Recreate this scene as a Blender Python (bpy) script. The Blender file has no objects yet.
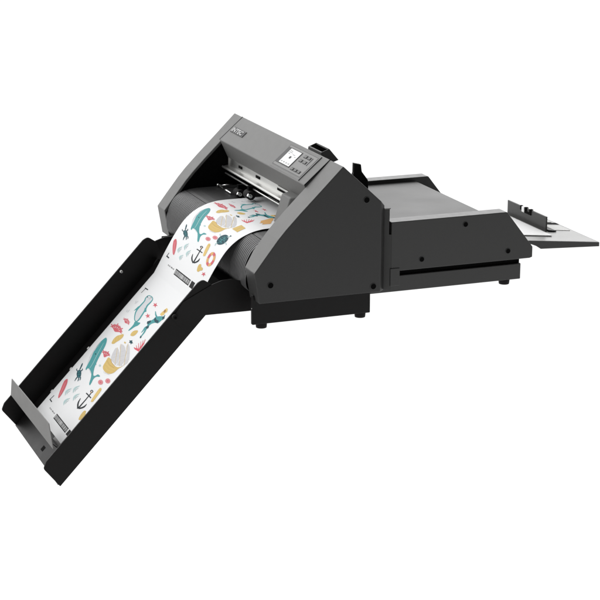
import bpy, bmesh, math, random
from mathutils import Vector, Matrix
from mathutils.geometry import tessellate_polygon
random.seed(4)
scene = bpy.context.scene
COL = scene.collection

# ------------------------------------------------------------------ materials
def mat(name, color, rough=.5, spec=.5, metal=0., noise=.0, nscale=60, bump=0., bscale=400, coat=0., emit=None):
    m = bpy.data.materials.new(name); m.use_nodes = True
    nt = m.node_tree; b = nt.nodes['Principled BSDF']
    c = (*color, 1) if len(color) == 3 else color
    b.inputs['Base Color'].default_value = c
    b.inputs['Roughness'].default_value = rough
    b.inputs['Specular IOR Level'].default_value = spec
    b.inputs['Metallic'].default_value = metal
    b.inputs['Coat Weight'].default_value = coat; b.inputs['Coat Roughness'].default_value = .28
    if emit:
        b.inputs['Emission Color'].default_value = (*color, 1); b.inputs['Emission Strength'].default_value = emit
    tc = nt.nodes.new('ShaderNodeTexCoord')
    if noise:
        n = nt.nodes.new('ShaderNodeTexNoise'); n.inputs['Scale'].default_value = nscale; n.inputs['Detail'].default_value = 5
        nt.links.new(tc.outputs['Object'], n.inputs['Vector'])
        r = nt.nodes.new('ShaderNodeMapRange')
        r.inputs['To Min'].default_value = 1 - noise; r.inputs['To Max'].default_value = 1 + noise
        nt.links.new(n.outputs['Fac'], r.inputs['Value'])
        mx = nt.nodes.new('ShaderNodeMix'); mx.data_type = 'RGBA'; mx.blend_type = 'MULTIPLY'; mx.inputs['Factor'].default_value = 1
        mx.inputs['A'].default_value = c
        nt.links.new(r.outputs['Result'], mx.inputs['B'])
        nt.links.new(mx.outputs['Result'], b.inputs['Base Color'])
        r2 = nt.nodes.new('ShaderNodeMapRange')
        r2.inputs['To Min'].default_value = max(0, rough - .06); r2.inputs['To Max'].default_value = min(1, rough + .06)
        nt.links.new(n.outputs['Fac'], r2.inputs['Value']); nt.links.new(r2.outputs['Result'], b.inputs['Roughness'])
    if bump:
        n2 = nt.nodes.new('ShaderNodeTexNoise'); n2.inputs['Scale'].default_value = bscale; n2.inputs['Detail'].default_value = 3
        nt.links.new(tc.outputs['Object'], n2.inputs['Vector'])
        bp = nt.nodes.new('ShaderNodeBump'); bp.inputs['Strength'].default_value = bump; bp.inputs['Distance'].default_value = .0006
        nt.links.new(n2.outputs['Fac'], bp.inputs['Height']); nt.links.new(bp.outputs['Normal'], b.inputs['Normal'])
    return m

M = {}
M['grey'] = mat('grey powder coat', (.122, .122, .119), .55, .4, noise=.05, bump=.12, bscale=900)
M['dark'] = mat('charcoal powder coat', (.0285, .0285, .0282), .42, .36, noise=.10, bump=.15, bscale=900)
M['feeder'] = mat('charcoal feeder paint', (.0310, .0310, .0303), .40, .42, noise=.10, bump=.15, bscale=900)
M['black'] = mat('black powder coat', (.0060, .0055, .0055), .5, .2, noise=.1, bump=.12, bscale=900)
M['void'] = mat('matt black lining, shade and reflection band', (.003, .003, .003), .8, .05, noise=.1)
M['rubber'] = mat('black rubber', (.010, .009, .009), .75, .2, noise=.1, bump=.2)
M['apron'] = mat('ribbed grey plastic', (.046, .046, .047), .45, .4, noise=.06)
M['belt'] = mat('feed table steel', (.040, .040, .039), .50, .5, noise=.07, nscale=9, bump=.1)
M['silver'] = mat('brushed aluminium', (.56, .56, .545), .38, .5, metal=1., noise=.06, nscale=30)
M['chrome'] = mat('bright steel', (.75, .75, .74), .2, .5, metal=1.)
M['panel'] = mat('panel grey', (.16, .16, .157), .5, .4, noise=.04)
M['mid'] = mat('mid grey plastic', (.040, .040, .040), .5, .35, noise=.05)
M['feedplate'] = mat('dark feed plate', (.030, .030, .030), .5, .3, noise=.06)
M['line'] = mat('dark key outline', (.012, .012, .013), .5, .3)
M['screen'] = mat('lit screen', (.70, .71, .71), .3, .3, emit=.14)
M['whiteink'] = mat('white lettering', (.52, .52, .52), .6, .1)
M['plate'] = mat('grey stopper steel', (.085, .083, .079), .42, .5, noise=.07, nscale=20, bump=.12)
M['traysteel'] = mat('loading tray steel', (.27, .27, .265), .38, .5, noise=.06, nscale=15)
M['traywhite'] = mat('white rivet and reflection band', (.66, .66, .645), .5, .25, noise=.03)  # rivets and a bolt, also the painted reflections on the loading tray
M['trayfloor'] = mat('satin black sheet', (.0060, .0056, .0056), .45, .14, noise=.1, nscale=20)
M['paper'] = mat('white label stock', (.745, .75, .755), .5, .25, noise=.012, nscale=14)
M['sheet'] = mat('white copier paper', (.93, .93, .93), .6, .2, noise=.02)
INK = dict(teal=(.070, .300, .310), teal2=(.42, .57, .57), dark=(.020, .070, .090), ochre=(.60, .43, .145), yellow=(.68, .49, .18),
           red=(.58, .125, .150), coral=(.62, .10, .13), pink=(.62, .24, .26), black=(.016, .022, .026), pale=(.60, .61, .63), pale2=(.50, .50, .52),
           pale3=(.56, .555, .565), orange=(.66, .38, .15), brown=(.36, .19, .07), wave=(.45, .56, .57), bar=(.014, .014, .015), greyink=(.22, .22, .22))
for k, v in INK.items(): M['ink_' + k] = mat('ink ' + k, v, .6, .08)

# ------------------------------------------------------------------ mesh helpers
class MB:
    def __init__(s): s.bm = bmesh.new(); s.mats = []
    def mi(s, m):
        if m not in s.mats: s.mats.append(m)
        return s.mats.index(m)
    def _new(s, fs, m, bev, seg=2):
        i = s.mi(m)
        for f in fs: f.material_index = i
        bmesh.ops.recalc_face_normals(s.bm, faces=fs)
        if bev:
            es = list({e for f in fs for e in f.edges})
            es = [e for e in es if len(e.link_faces) == 2 and e.calc_face_angle(0) > .35]
            r = bmesh.ops.bevel(s.bm, geom=es, offset=bev, segments=seg, profile=.5, affect='EDGES', clamp_overlap=True)
            for f in r['faces']: f.material_index = i
    def prism(s, prof, y0, y1, m, bev=0., seg=2):
        """(x, z) outline extruded along y"""
        a = [s.bm.verts.new((x, y0, z)) for x, z in prof]; b = [s.bm.verts.new((x, y1, z)) for x, z in prof]
        n = len(prof); fs = [s.bm.faces.new(a), s.bm.faces.new(b[::-1])]
        for i in range(n): fs.append(s.bm.faces.new((a[i], a[(i + 1) % n], b[(i + 1) % n], b[i])))
        s._new(fs, m, bev, seg); return s
    def loft(s, pa, pb, y0, y1, m):
        a = [s.bm.verts.new((x, y0, z)) for x, z in pa]; c = [s.bm.verts.new((x, y1, z)) for x, z in pb]
        n = len(pa); fs = [s.bm.faces.new(a), s.bm.faces.new(c[::-1])]
        for i in range(n): fs.append(s.bm.faces.new((a[i], a[(i + 1) % n], c[(i + 1) % n], c[i])))
        s._new(fs, m, 0); return s
    def box(s, lo, hi, m, bev=0., mtx=None, seg=2):
        (x0, y0, z0), (x1, y1, z1) = lo, hi
        P = [(x0, y0, z0), (x1, y0, z0), (x1, y1, z0), (x0, y1, z0), (x0, y0, z1), (x1, y0, z1), (x1, y1, z1), (x0, y1, z1)]
        if mtx is not None: P = [mtx @ Vector(p) for p in P]
        v = [s.bm.verts.new(p) for p in P]
        fs = [s.bm.faces.new([v[i] for i in q]) for q in ((3, 2, 1, 0), (4, 5, 6, 7), (0, 1, 5, 4), (1, 2, 6, 5), (2, 3, 7, 6), (3, 0, 4, 7))]
        s._new(fs, m, bev, seg); return s
    def hexa(s, P, m, bev=0.):
        v = [s.bm.verts.new(p) for p in P]
        fs = [s.bm.faces.new([v[i] for i in q]) for q in ((3, 2, 1, 0), (4, 5, 6, 7), (0, 1, 5, 4), (1, 2, 6, 5), (2, 3, 7, 6), (3, 0, 4, 7))]
        s._new(fs, m, bev); return s
    def cyl(s, p0, p1, r0, m, r1=None, n=24, bev=0.):
        p0 = Vector(p0); p1 = Vector(p1); r1 = r0 if r1 is None else r1
        d = (p1 - p0).normalized(); u = d.orthogonal().normalized(); w = d.cross(u)
        A = [s.bm.verts.new(p0 + (u * math.cos(t) + w * math.sin(t)) * r0) for t in [i * 2 * math.pi / n for i in range(n)]]
        B = [s.bm.verts.new(p1 + (u * math.cos(t) + w * math.sin(t)) * r1) for t in [i * 2 * math.pi / n for i in range(n)]]
        fs = [s.bm.faces.new(A[::-1]), s.bm.faces.new(B)]
        for i in range(n):
            f = s.bm.faces.new((A[i], A[(i + 1) % n], B[(i + 1) % n], B[i])); f.smooth = True; fs.append(f)
        k = [f.smooth for f in fs]
        s._new(fs, m, bev); return s
    def poly(s, pts, m):
        f = s.bm.faces.new([s.bm.verts.new(p) for p in pts]); f.material_index = s.mi(m); return s
    def build(s, name, parent=None):
        me = bpy.data.meshes.new(name); s.bm.to_mesh(me); s.bm.free()
        for m in s.mats: me.materials.append(M[m])
        o = bpy.data.objects.new(name, me); COL.objects.link(o)
        if parent is not None:
            o.parent = parent; o.matrix_parent_inverse = Matrix.Translation(-parent_loc(parent))
        return o
def parent_loc(p):
    return p.location.copy() if p.parent is None else Vector((0, 0, 0))     # parts themselves sit at the world origin
def thing(name, label, cat, loc, group=None):
    o = bpy.data.objects.new(name, None); COL.objects.link(o); o.location = loc; o.empty_display_size = .05
    o['label'] = label; o['category'] = cat
    if group: o['group'] = group
    return o
def tag(o, label, cat): o['label'] = label; o['category'] = cat; return o
def copy_part(o, delta, parent):
    c = o.copy(); COL.objects.link(c); c.parent = parent; c.matrix_parent_inverse = o.matrix_parent_inverse.copy(); c.location = o.location + Vector(delta)
    return c
def rounded(pts, rad, n=6):
    """round chosen corners of a 2-D outline; rad = {index: radius}"""
    out = []; N = len(pts)
    for i, p in enumerate(pts):
        r = rad.get(i, 0)
        if not r: out.append(p); continue
        p = Vector(p); a = (Vector(pts[i - 1]) - p); b = (Vector(pts[(i + 1) % N]) - p)
        an = a.angle(b); t = min(r / math.tan(an / 2), a.length * .49, b.length * .49)
        a.normalize(); b.normalize(); A = p + a * t; B = p + b * t
        for k in range(n + 1):
            q = k / n; out.append(tuple(A * (1 - q) ** 2 + p * 2 * q * (1 - q) + B * q * q))
    return out
def catmull(P, n=8):
    P = [Vector(p) for p in P]; E = [2 * P[0] - P[1]] + P + [2 * P[-1] - P[-2]]; out = []
    for i in range(1, len(E) - 2):
        a, b, c, d = E[i - 1:i + 3]
        for k in range(n):
            t = k / n; out.append(.5 * (2 * b + (c - a) * t + (2 * a - 5 * b + 4 * c - d) * t * t + (-a + 3 * b - 3 * c + d) * t ** 3))
    out.append(P[-1]); return out

# ------------------------------------------------------------------ numbers
WF = .12
BACK = 2.0
LAMPS = [('paper_fill_lamp', (-2.6, .35, 2.5), (-.4, .4, .0), 1.6, 44)]  # unseen area lamp added to brighten the sloping paper
STOP = [(-0.8559, 0.597, -0.2904), (-0.8518, 0.597, -0.2447), (-0.8465, 0.1935, -0.2424), (-0.8503, 0.14, -0.2924)]
PRINTS = [
    ('black', [(66.2, 525.1), (49.1, 521.7), (49, 525.1), (66.1, 528.5)], 0),
    ('black', [(50.8, 528.9), (49.5, 503), (46.6, 504), (47.9, 529.9)], 0),
    ('teal', [(56.3, 471.9), (54.4, 454.8), (54.7, 444.1), (57.3, 433.9), (61.1, 429.4), (68.1, 428.2), (73.1, 428.4), (78.8, 430.2), (83.6, 428.7), (90, 423.2), (96.3, 419.7), (105.8, 416.4), (112.8, 413.9), (121.2, 410.7), (126.6, 410.6), (132, 413.6), (134.3, 419.7), (134.8, 432.4), (132.5, 442.6), (126.2, 456), (121, 464.3), (114.3, 471.8), (107.2, 475), (96, 475.8), (88.4, 475.4), (80.2, 473.8), (75.2, 475.3), (71, 480.7), (66.6, 481.9), (59.7, 479.6)], 0),
    ('pale', [(58.1, 469.5), (56.6, 455.7), (56.7, 447.1), (58.4, 439), (61.6, 435.9), (68, 436.2), (72.9, 437.3), (79, 439.8), (84.1, 438.5), (90.7, 432.7), (97, 428.9), (106.4, 425.3), (113.1, 422.8), (120.7, 420.1), (125.6, 419.5), (130.4, 420.8), (132.3, 424.2), (132.3, 431.6), (130, 439.2), (124.1, 451), (119.3, 458), (112.9, 464), (106.2, 466.5), (95.4, 467), (87.9, 466.9), (79.5, 466.3), (74.5, 468.2), (70.1, 473.9), (66.2, 475.9), (60.8, 475.2)], 0),
    ('teal', [(90.6, 470.6), (100.1, 480.1), (116.4, 483.9), (110.9, 475.2), (100.8, 467.3)], 0),
    ('teal', [(89.3, 438.3), (90.6, 422.3), (95.2, 411.8), (104.2, 426.2), (97.1, 429.4)], 0),
    ('teal', [(133.8, 425.6), (131.9, 413.3), (130.2, 404.6), (127.7, 394.9), (129.2, 391.4), (135.5, 392.3), (139.5, 395.1), (143.6, 401.3), (149.5, 406.5), (160.7, 413.5), (165.2, 418), (165.4, 422.6), (161, 423.5), (149.6, 421.3), (142.8, 422.6), (136.9, 428.2)], 0),
    ('black', [(62.4, 469.7), (63.6, 468.7), (64.7, 470.2), (65.1, 473.2), (64.5, 476), (63.4, 477), (62.3, 475.6), (61.9, 472.6)], 0),
    ('black', [(57.9, 448.4), (58.8, 447.6), (59.6, 448.7), (60, 451.1), (59.5, 453.4), (58.6, 454.1), (57.7, 453), (57.4, 450.6)], 0),
    ('pale2', [(61.6, 449.7), (63.2, 447.9), (64.9, 449), (66.1, 452.4), (66.3, 457), (65.4, 460.9), (63.7, 462.7), (62, 461.6), (60.9, 458.2), (60.7, 453.6)], 0),
    ('red', [(63.1, 377.5), (66.8, 387.7), (71.7, 382.4), (69.1, 394.5), (72.7, 405), (67.4, 402.3), (64.6, 414.1), (63.9, 400.3), (58.7, 397), (63.6, 391.3)], 0),
    ('red', [(101.5, 366.4), (103, 379.7), (108.3, 381.2), (103.8, 388.5), (105, 402.1), (100.9, 393.2), (96.3, 400), (98.2, 387.2), (94.1, 377.9), (99.5, 378.9)], 0),
    ('red', [(155, 473.3), (150.7, 489.4), (147.5, 503.2), (148.6, 505.3), (152.3, 492.4), (156.4, 476)], 0),
    ('red', [(150.8, 491.1), (151.7, 503.1), (152.8, 502.7), (152.3, 490.6)], 0),
    ('red', [(151.3, 488.9), (146.9, 491.7), (147.2, 494.6), (151.7, 492.8)], 0),
    ('red', [(155.3, 472.7), (148.8, 482.5), (145, 489.1), (145.7, 492.1), (149.8, 486.8), (156.2, 476.6)], 0),
    ('red', [(148.5, 484), (147.6, 495.7), (148.7, 496.6), (150, 485.2)], 0),
    ('red', [(149.4, 482.7), (144.9, 480.4), (144.6, 483.3), (149.1, 486.6)], 0),
    ('red', [(155.6, 472.4), (148, 474.2), (141.9, 476.5), (142.1, 480), (148.3, 479.1), (155.8, 476.9)], 0),
    ('red', [(147.6, 475.3), (144.8, 484.7), (145.7, 486.7), (148.7, 478)], 0),
    ('red', [(148.6, 475.1), (144.7, 468.2), (144.1, 470.5), (147.7, 478.2)], 0),
    ('red', [(155.9, 472.5), (148.6, 466), (144.1, 462.9), (143.8, 466.2), (148.1, 470.7), (155.5, 476.8)], 0),
    ('red', [(148, 466.5), (144, 472), (144.5, 474.7), (148.7, 470.1)], 0),
    ('red', [(149, 467.4), (146.5, 457.1), (145.5, 458.5), (147.7, 469.3)], 0),
    ('red', [(156.3, 473), (150.4, 459.3), (145.5, 448.9), (144.6, 451.4), (149.2, 463), (155.2, 476.3)], 0),
    ('red', [(149.8, 459.2), (145.2, 459.8), (145.3, 462.7), (149.9, 463.1)], 0),
    ('red', [(150.6, 461), (149.8, 449.1), (148.7, 449.4), (149.1, 461.3)], 0),
    ('red', [(156.5, 473.8), (153.2, 455.3), (150.9, 444.7), (149.7, 446.1), (151.5, 457.3), (155, 475.5)], 0),
    ('red', [(152.6, 454.5), (148.3, 450.2), (147.9, 452.9), (152.1, 458.1)], 0),
    ('red', [(153.1, 457), (154.2, 445.6), (153.1, 444.6), (151.6, 455.7)], 0),
    ('red', [(190, 487.2), (185.9, 517.8), (183.2, 543.7), (185.5, 546.1), (189.2, 521.2), (193, 490.3)], 0),
    ('red', [(186.3, 520.8), (189.8, 539.2), (191.7, 537.2), (188.8, 518.2)], 0),
    ('red', [(186.9, 516.1), (180.4, 525.5), (181.4, 530.5), (188.2, 522.9)], 0),
    ('red', [(190.3, 485.8), (181.7, 508.4), (177, 523.3), (178.8, 528), (184.3, 515.1), (192.6, 491.7)], 0),
    ('red', [(181.6, 511.6), (182.1, 531.6), (184.2, 531.9), (184.4, 512)], 0),
    ('red', [(182.9, 508.1), (175.4, 509.4), (175.6, 514.9), (183.1, 515.5)], 0),
    ('red', [(190.8, 484.9), (179.3, 495.7), (170, 506.3), (171, 512.4), (180.7, 504.4), (192.1, 492.6)], 0),
    ('red', [(178.7, 498.4), (176, 516.5), (177.9, 519.1), (181.3, 501.7)], 0),
    ('red', [(180.4, 496.7), (173.2, 489.8), (172.5, 494.8), (179.5, 503.4)], 0),
    ('red', [(191.5, 484.6), (178.9, 481.8), (171.4, 481.8), (171.4, 488.2), (178.9, 491), (191.5, 492.8)], 0),
    ('red', [(178, 483.6), (172.7, 496.7), (174.1, 501), (179.9, 489.3)], 0),
    ('red', [(179.9, 483.9), (174.2, 470.1), (172.8, 473.8), (178, 488.9)], 0),
    ('red', [(192.1, 485.1), (180.8, 469.2), (171.3, 457.8), (170.3, 463.4), (179.3, 477.3), (190.8, 492.4)], 0),
    ('red', [(179.6, 469.7), (172.6, 475.6), (173.3, 480.9), (180.5, 476.8)], 0),
    ('red', [(181.3, 472.1), (178.2, 453.8), (176.2, 455.6), (178.8, 474.4)], 0),
    ('red', [(192.6, 486.2), (184.5, 460), (179.1, 445.4), (177.3, 449.3), (181.9, 465.6), (190.3, 491.3)], 0),
    ('red', [(183.3, 459.2), (175.8, 457), (175.6, 462.4), (183, 466.4)], 0),
    ('red', [(184.6, 463.1), (184.4, 443.6), (182.3, 443.1), (181.8, 462.5)], 0),
    ('teal', [(124, 336.5), (120.9, 345.9), (117.6, 350.7), (112.1, 353.4), (107.4, 351.7), (100.9, 344.8), (96.6, 342), (91.9, 341.7), (88.8, 339.4), (85.5, 333.8), (82.7, 327.8), (79.1, 318.4), (76.8, 311.4), (74.9, 302.9), (74.5, 297.8), (75.6, 293.1), (78.7, 292.2), (85.4, 294.7), (90.2, 296.4), (95.8, 298.1), (98.8, 303.3), (101, 314.8), (104.3, 322.8), (110.5, 331.5), (115.7, 334.4), (122.5, 333.3)], 0),
    ('teal', [(121.7, 346.4), (128.3, 345), (132.6, 342.5), (137, 337.5), (141.4, 334.8), (148.1, 333), (152.4, 331.8), (156.8, 330.3), (158.5, 329), (158.4, 327.2), (156.6, 326.3), (152.2, 325.5), (147.7, 325.5), (140.7, 326), (136.2, 327.5), (131.7, 330.7), (127.5, 331.5), (121.3, 330.1), (119, 333.4), (119.1, 343.2)], 0),
    ('teal', [(123.1, 345.8), (127.2, 350.8), (130.7, 351.7), (135.6, 349), (139.3, 347.7), (143.8, 346.9), (145.6, 345.7), (145.6, 343.4), (143.7, 342), (139, 340.7), (135.3, 340.8), (130.9, 342.6), (127.9, 341.3), (124.7, 336.2), (123.1, 336.3), (121.9, 341.7)], 0),
    ('teal', [(85.5, 329.4), (82.7, 347.8), (77.5, 364.6), (78.8, 368), (85.7, 353.4), (89.9, 335)], 0),
    ('teal', [(82, 305.9), (75.4, 293.9), (68.6, 298.2), (69.1, 303.5), (74.6, 301.3), (79.5, 313.7)], 0),
    ('dark', [(112.7, 363.4), (104.1, 350.5), (107.2, 341.6), (117.1, 346.9), (117.6, 357.6)], 0),
    ('dark', [(97.2, 338.5), (89.3, 339.2), (93.1, 324.4), (90.9, 306.2), (98.3, 302.1), (100.5, 322.5)], 0),
    ('dark', [(126.7, 348.7), (117.5, 336.3), (123.5, 328), (128.3, 332.3)], 0),
    ('dark', [(77.8, 305.9), (71, 300.2), (76.1, 289), (83.6, 291)], 0),
    ('dark', [(156.9, 332.8), (150.9, 334.4), (153.3, 322.7), (158.5, 323.7)], 0),
    ('yellow', [(76.4, 330), (66.4, 329.2), (60.4, 321.4), (61.8, 310), (70.9, 306.7), (77.2, 315.7)], 0),
    ('yellow', [(61.1, 328.2), (51.7, 321.9), (52.9, 311), (59.2, 303.4), (64.7, 307.8), (65.3, 319)], 0),
    ('brown', [(62.1, 326.1), (56.9, 322.9), (59, 312.2), (65.5, 312.4), (66.1, 321.4)], 0),
    ('ochre', [(169.4, 391.8), (164.7, 394.7), (161.1, 395), (156.7, 392.9), (153.4, 388.5), (149.3, 379.4), (147.8, 373.8), (148.2, 368.5), (150.4, 365.8), (155.6, 364.3), (159.3, 364.7), (163.6, 367.1), (166.2, 370), (168.5, 375.2), (169.8, 380.2), (170.9, 387.7)], 0),
    ('ochre', [(221.3, 448.6), (221.1, 453.1), (218.4, 456.5), (211.8, 460.7), (206.4, 461.5), (199.3, 459.1), (195, 455.4), (191.1, 448.5), (187.9, 443.6), (183.6, 437.9), (181.8, 433.3), (181.6, 427.5), (183.3, 423.9), (187.9, 420.6), (192.2, 420.5), (198.5, 423.3), (202.9, 426.2), (207.7, 430.7), (211.4, 433.3), (215.9, 435.4), (218.4, 438.6), (220.6, 444.5)], 0),
    ('dark', [(187.3, 364.1), (184.6, 364.2), (183.1, 366.4), (182.1, 371.9), (181.3, 371.4), (180.1, 364.9), (178.7, 361.4), (176.5, 359.1), (176.6, 356.7), (178.8, 352.7), (179.9, 348.1), (180.6, 340.4), (181.3, 339.6), (182.7, 345.2), (184.1, 346.6), (186.6, 344.5), (187, 346.6), (185.5, 353.8), (185.6, 358.3), (187.6, 362.4)], 0),
    ('yellow', [(168.8, 383.9), (159.1, 388.8), (159.3, 391.2), (169, 386.3)], 0),
    ('yellow', [(214.4, 442.9), (205.1, 456.1), (205.7, 459.1), (215.1, 445.8)], 0),
    ('yellow', [(163.1, 379.4), (155.4, 381.8), (155.6, 384.2), (163.3, 381.8)], 0),
    ('yellow', [(205.3, 437.1), (197.5, 448.9), (198.2, 451.8), (206, 440)], 0),
    ('yellow', [(157.5, 374.9), (151.8, 374.9), (151.8, 377.3), (157.6, 377.3)], 0),
    ('yellow', [(196.2, 431.3), (189.9, 441.6), (190.6, 444.5), (196.9, 434.1)], 0),
    ('pale', [(91.9, 519.6), (100.4, 511.2), (99.6, 505.7), (91.1, 514.1)], 0),
    ('pale', [(88.3, 507.9), (97.3, 509.7), (97.4, 503.8), (88.4, 502)], 0),
    ('pale', [(121.9, 513.9), (131.2, 512.8), (131, 506.9), (121.7, 508.1)], 0),
    ('pale', [(126, 525.3), (132.8, 520.7), (132.2, 515), (125.4, 519.6)], 0),
    ('coral', [(183.5, 279.2), (185.8, 309), (185.8, 318.3), (188, 315.8), (189.1, 304.5), (186.3, 275.3)], 0),
    ('coral', [(183.5, 278.8), (181.6, 301.5), (177.8, 314.6), (179.7, 314), (184.9, 298.7), (186.3, 275.7)], 0),
    ('coral', [(183.9, 277.3), (177.9, 293.2), (169.7, 311.8), (171, 312.6), (180.1, 294), (185.9, 277.3)], 0),
    ('coral', [(185.1, 275.1), (173.6, 287.2), (162.5, 307.1), (163.3, 309), (173.8, 291.5), (184.7, 279.4)], 0),
    ('coral', [(185.6, 274.7), (167.8, 284.9), (157, 299.3), (156.7, 302.8), (166.5, 291), (184.3, 279.8)], 0),
    ('coral', [(185.7, 274.7), (161.3, 283.9), (151.4, 291.9), (150.1, 296.4), (159.1, 290.8), (184.1, 279.8)], 0),
    ('coral', [(188, 305.1), (186.6, 295.7), (184.8, 288.4), (181.7, 279.2), (176.1, 276.4), (164.3, 280), (158.9, 283.4), (157.8, 286.8), (162.2, 285.9), (173.9, 281.7), (179.4, 284.2), (182.2, 292.9), (183.9, 300), (185.3, 309.3), (186.5, 312), (188, 309.7)], 0),
    ('pale', [(232.9, 517.6), (246.1, 521.9), (256.8, 522), (270.6, 518.2), (280.5, 513.6), (291.7, 505.9), (300.4, 497.3), (311.5, 483.1), (315.4, 471.7), (314.5, 456.9), (315.4, 444.8), (318.6, 428.7), (317.3, 422.8), (310.7, 423.8), (298.8, 435.6), (275, 464.8), (258, 480.7), (238.6, 491.6), (230.3, 500.3), (228.4, 511.5)], 0),
    ('teal', [(220.8, 506.5), (221.8, 498.1), (224, 492), (228.5, 485), (232.6, 479.9), (238.6, 473.9), (245.6, 469.3), (257.4, 463.5), (266.7, 458.1), (278.4, 450.4), (286.5, 444.1), (295.5, 435.9), (301.4, 429.4), (307.4, 420.9), (311.4, 414.2), (315.4, 405.4), (316.2, 399.5), (314.3, 393.1), (311.6, 389.3), (306.7, 386.2), (304.5, 380.4), (303.9, 369), (304.2, 364.3), (305.8, 363.6), (307.8, 367.6), (311.5, 378.4), (315, 383.5), (320.5, 385.8), (325.6, 384.6), (333.1, 379.1), (337.3, 377), (340.5, 376.9), (341.3, 379.2), (340.4, 385), (336.8, 391.1), (328.6, 400.9), (323.4, 408.5), (318.3, 418), (315.4, 427.6), (313.2, 442.6), (312.6, 452.2), (313.1, 461.7), (315.3, 465.2), (320.4, 464.6), (321.8, 466.9), (320, 473.4), (316.5, 477.5), (309.2, 481.6), (302.8, 485.4), (293.9, 490.8), (286.2, 496.7), (275.6, 506.1), (266.3, 512), (253.1, 517.7), (243.8, 519.1), (233.2, 517), (227.1, 514.8), (222.3, 511.2)], 0),
    ('pale2', [(239.8, 514.2), (245.7, 517), (254.7, 513.6), (254.6, 512.4), (245.6, 514.9), (239.8, 513)], 0),
    ('pale2', [(252.4, 512), (258.3, 514.7), (267.3, 511.4), (267.2, 510.1), (258.2, 512.6), (252.4, 510.7)], 0),
    ('pale2', [(265, 509.7), (270.9, 512.5), (279.8, 509.1), (279.7, 507.9), (270.8, 510.4), (265, 508.5)], 0),
    ('pale2', [(277.5, 507.5), (283.4, 510.3), (292.4, 506.9), (292.3, 505.6), (283.3, 508.2), (277.5, 506.3)], 0),
    ('teal', [(289.3, 467.1), (288.9, 452), (292.1, 436), (291.3, 434.5), (286.2, 449), (286.2, 466.5)], 0),
    ('black', [(271.4, 485.7), (272.6, 484.7), (273.7, 486.2), (274.2, 489.2), (273.8, 492), (272.6, 493), (271.5, 491.6), (271, 488.6)], 0),
    ('teal2', [(308.9, 454.7), (302.3, 455.5), (293.5, 459.9), (277.6, 470.5), (263.5, 479.3), (243.3, 491.3), (235.4, 496.4), (235.5, 497.3), (243.5, 493.1), (263.8, 481.6), (278, 472.9), (293.8, 462.3), (302.5, 457.7), (309.1, 456.6), (311.6, 455.7), (311.6, 454.8)], 0),
    ('pale3', [(248.6, 392.8), (240.3, 400), (233.5, 404.7), (224.6, 409.4), (220.5, 407.3), (218.7, 397.4), (219.7, 386.5), (224, 368.7), (228.7, 356), (236.3, 341.6), (242.2, 335.5), (249.5, 334.5), (252.8, 340), (253.9, 355.2), (253.8, 367.4), (252.4, 383.6)], 0),
    ('pale3', [(248.1, 330.9), (240.8, 331.9), (234.6, 338.3), (226.1, 353.5), (220.4, 367.7), (214.3, 388.6), (209.9, 397), (205, 397.3), (202.8, 391.1), (202, 375.1), (204.1, 360.5), (210, 339.1), (215.8, 325.3), (224.8, 311.6), (231.3, 305.4), (239.1, 303.2), (243.5, 304.5), (246.9, 310.1), (248.9, 316.3), (250.4, 326.4)], 0),
    ('pale3', [(237.1, 297.8), (229.8, 301.3), (223.7, 307.5), (215.3, 319.8), (209.3, 333), (202.3, 354.4), (197.4, 362.4), (192.1, 361.4), (191, 356), (193.7, 343.4), (198.8, 329.7), (208.8, 307.5), (216.1, 294.8), (224.6, 284.5), (229.8, 281.9), (234.6, 285.6), (237.2, 289.1), (239.2, 294.4)], 0),
    ('pale2', [(247.7, 381.2), (232.2, 359.1), (231.8, 361.2), (247.3, 383.3)], 0),
    ('pale2', [(239.8, 391), (225.2, 369), (224.8, 371.1), (239.4, 393.1)], 0),
    ('pale2', [(240.3, 330.7), (224.6, 307.8), (224.2, 309.8), (239.9, 332.7)], 0),
    ('pale2', [(230.4, 345.4), (215.5, 322.6), (215.1, 324.6), (230, 347.4)], 0),
    ('pale2', [(221.3, 369.5), (208.2, 344.5), (207.6, 346.4), (220.8, 371.3)], 0),
    ('pale2', [(226.3, 299.3), (217.6, 288.9), (217.3, 291), (225.9, 301.4)], 0),
    ('pale2', [(212.7, 324.8), (205.1, 313.9), (204.7, 315.9), (212.3, 326.8)], 0),
    ('ochre', [(255.1, 337), (217.3, 400.4), (217.9, 402.4), (255.7, 339)], 0),
    ('ochre', [(249.2, 308.3), (204.5, 399.1), (205.1, 401), (249.9, 310.2)], 0),
    ('ochre', [(239.6, 286.7), (190.5, 364.6), (191.1, 366.7), (240.2, 288.7)], 0),
    ('pale2', [(251.9, 382.2), (254.2, 332.9), (240.5, 289.7), (239.7, 291.2), (253.1, 333.5), (250.9, 381.6)], 0),
    ('ochre', [(252.5, 402.7), (252.1, 390.3), (253, 381.8), (255.7, 372.5), (257, 360.9), (257.4, 340.7), (256.7, 327.5), (254.3, 314.1), (250.4, 304.4), (242.5, 293.1), (243, 292), (252, 300.5), (258.4, 304.4), (265.7, 305.8), (270.7, 308.7), (276.1, 314.6), (279.6, 320.6), (283.2, 329.9), (285.2, 339), (286.7, 352.6), (287, 363.1), (286.2, 376.1), (284.6, 384.4), (281.4, 392.3), (277.1, 396.6), (269.5, 399.5), (263.5, 402.2), (255.8, 406.1)], 0),
    ('yellow', [(270.1, 386.7), (270.3, 348.9), (264.5, 317), (263.4, 318), (269.1, 349.2), (268.8, 386.4)], 0),
    ('yellow', [(277.8, 383.8), (278.9, 350.6), (271.7, 319.5), (271, 320.5), (278, 350.9), (276.9, 383.3)], 0),
    ('brown', [(252.7, 385), (257.4, 364.3), (258, 328.6), (257.1, 328.2), (256.5, 363.5), (251.9, 383.7)], 0),
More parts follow.
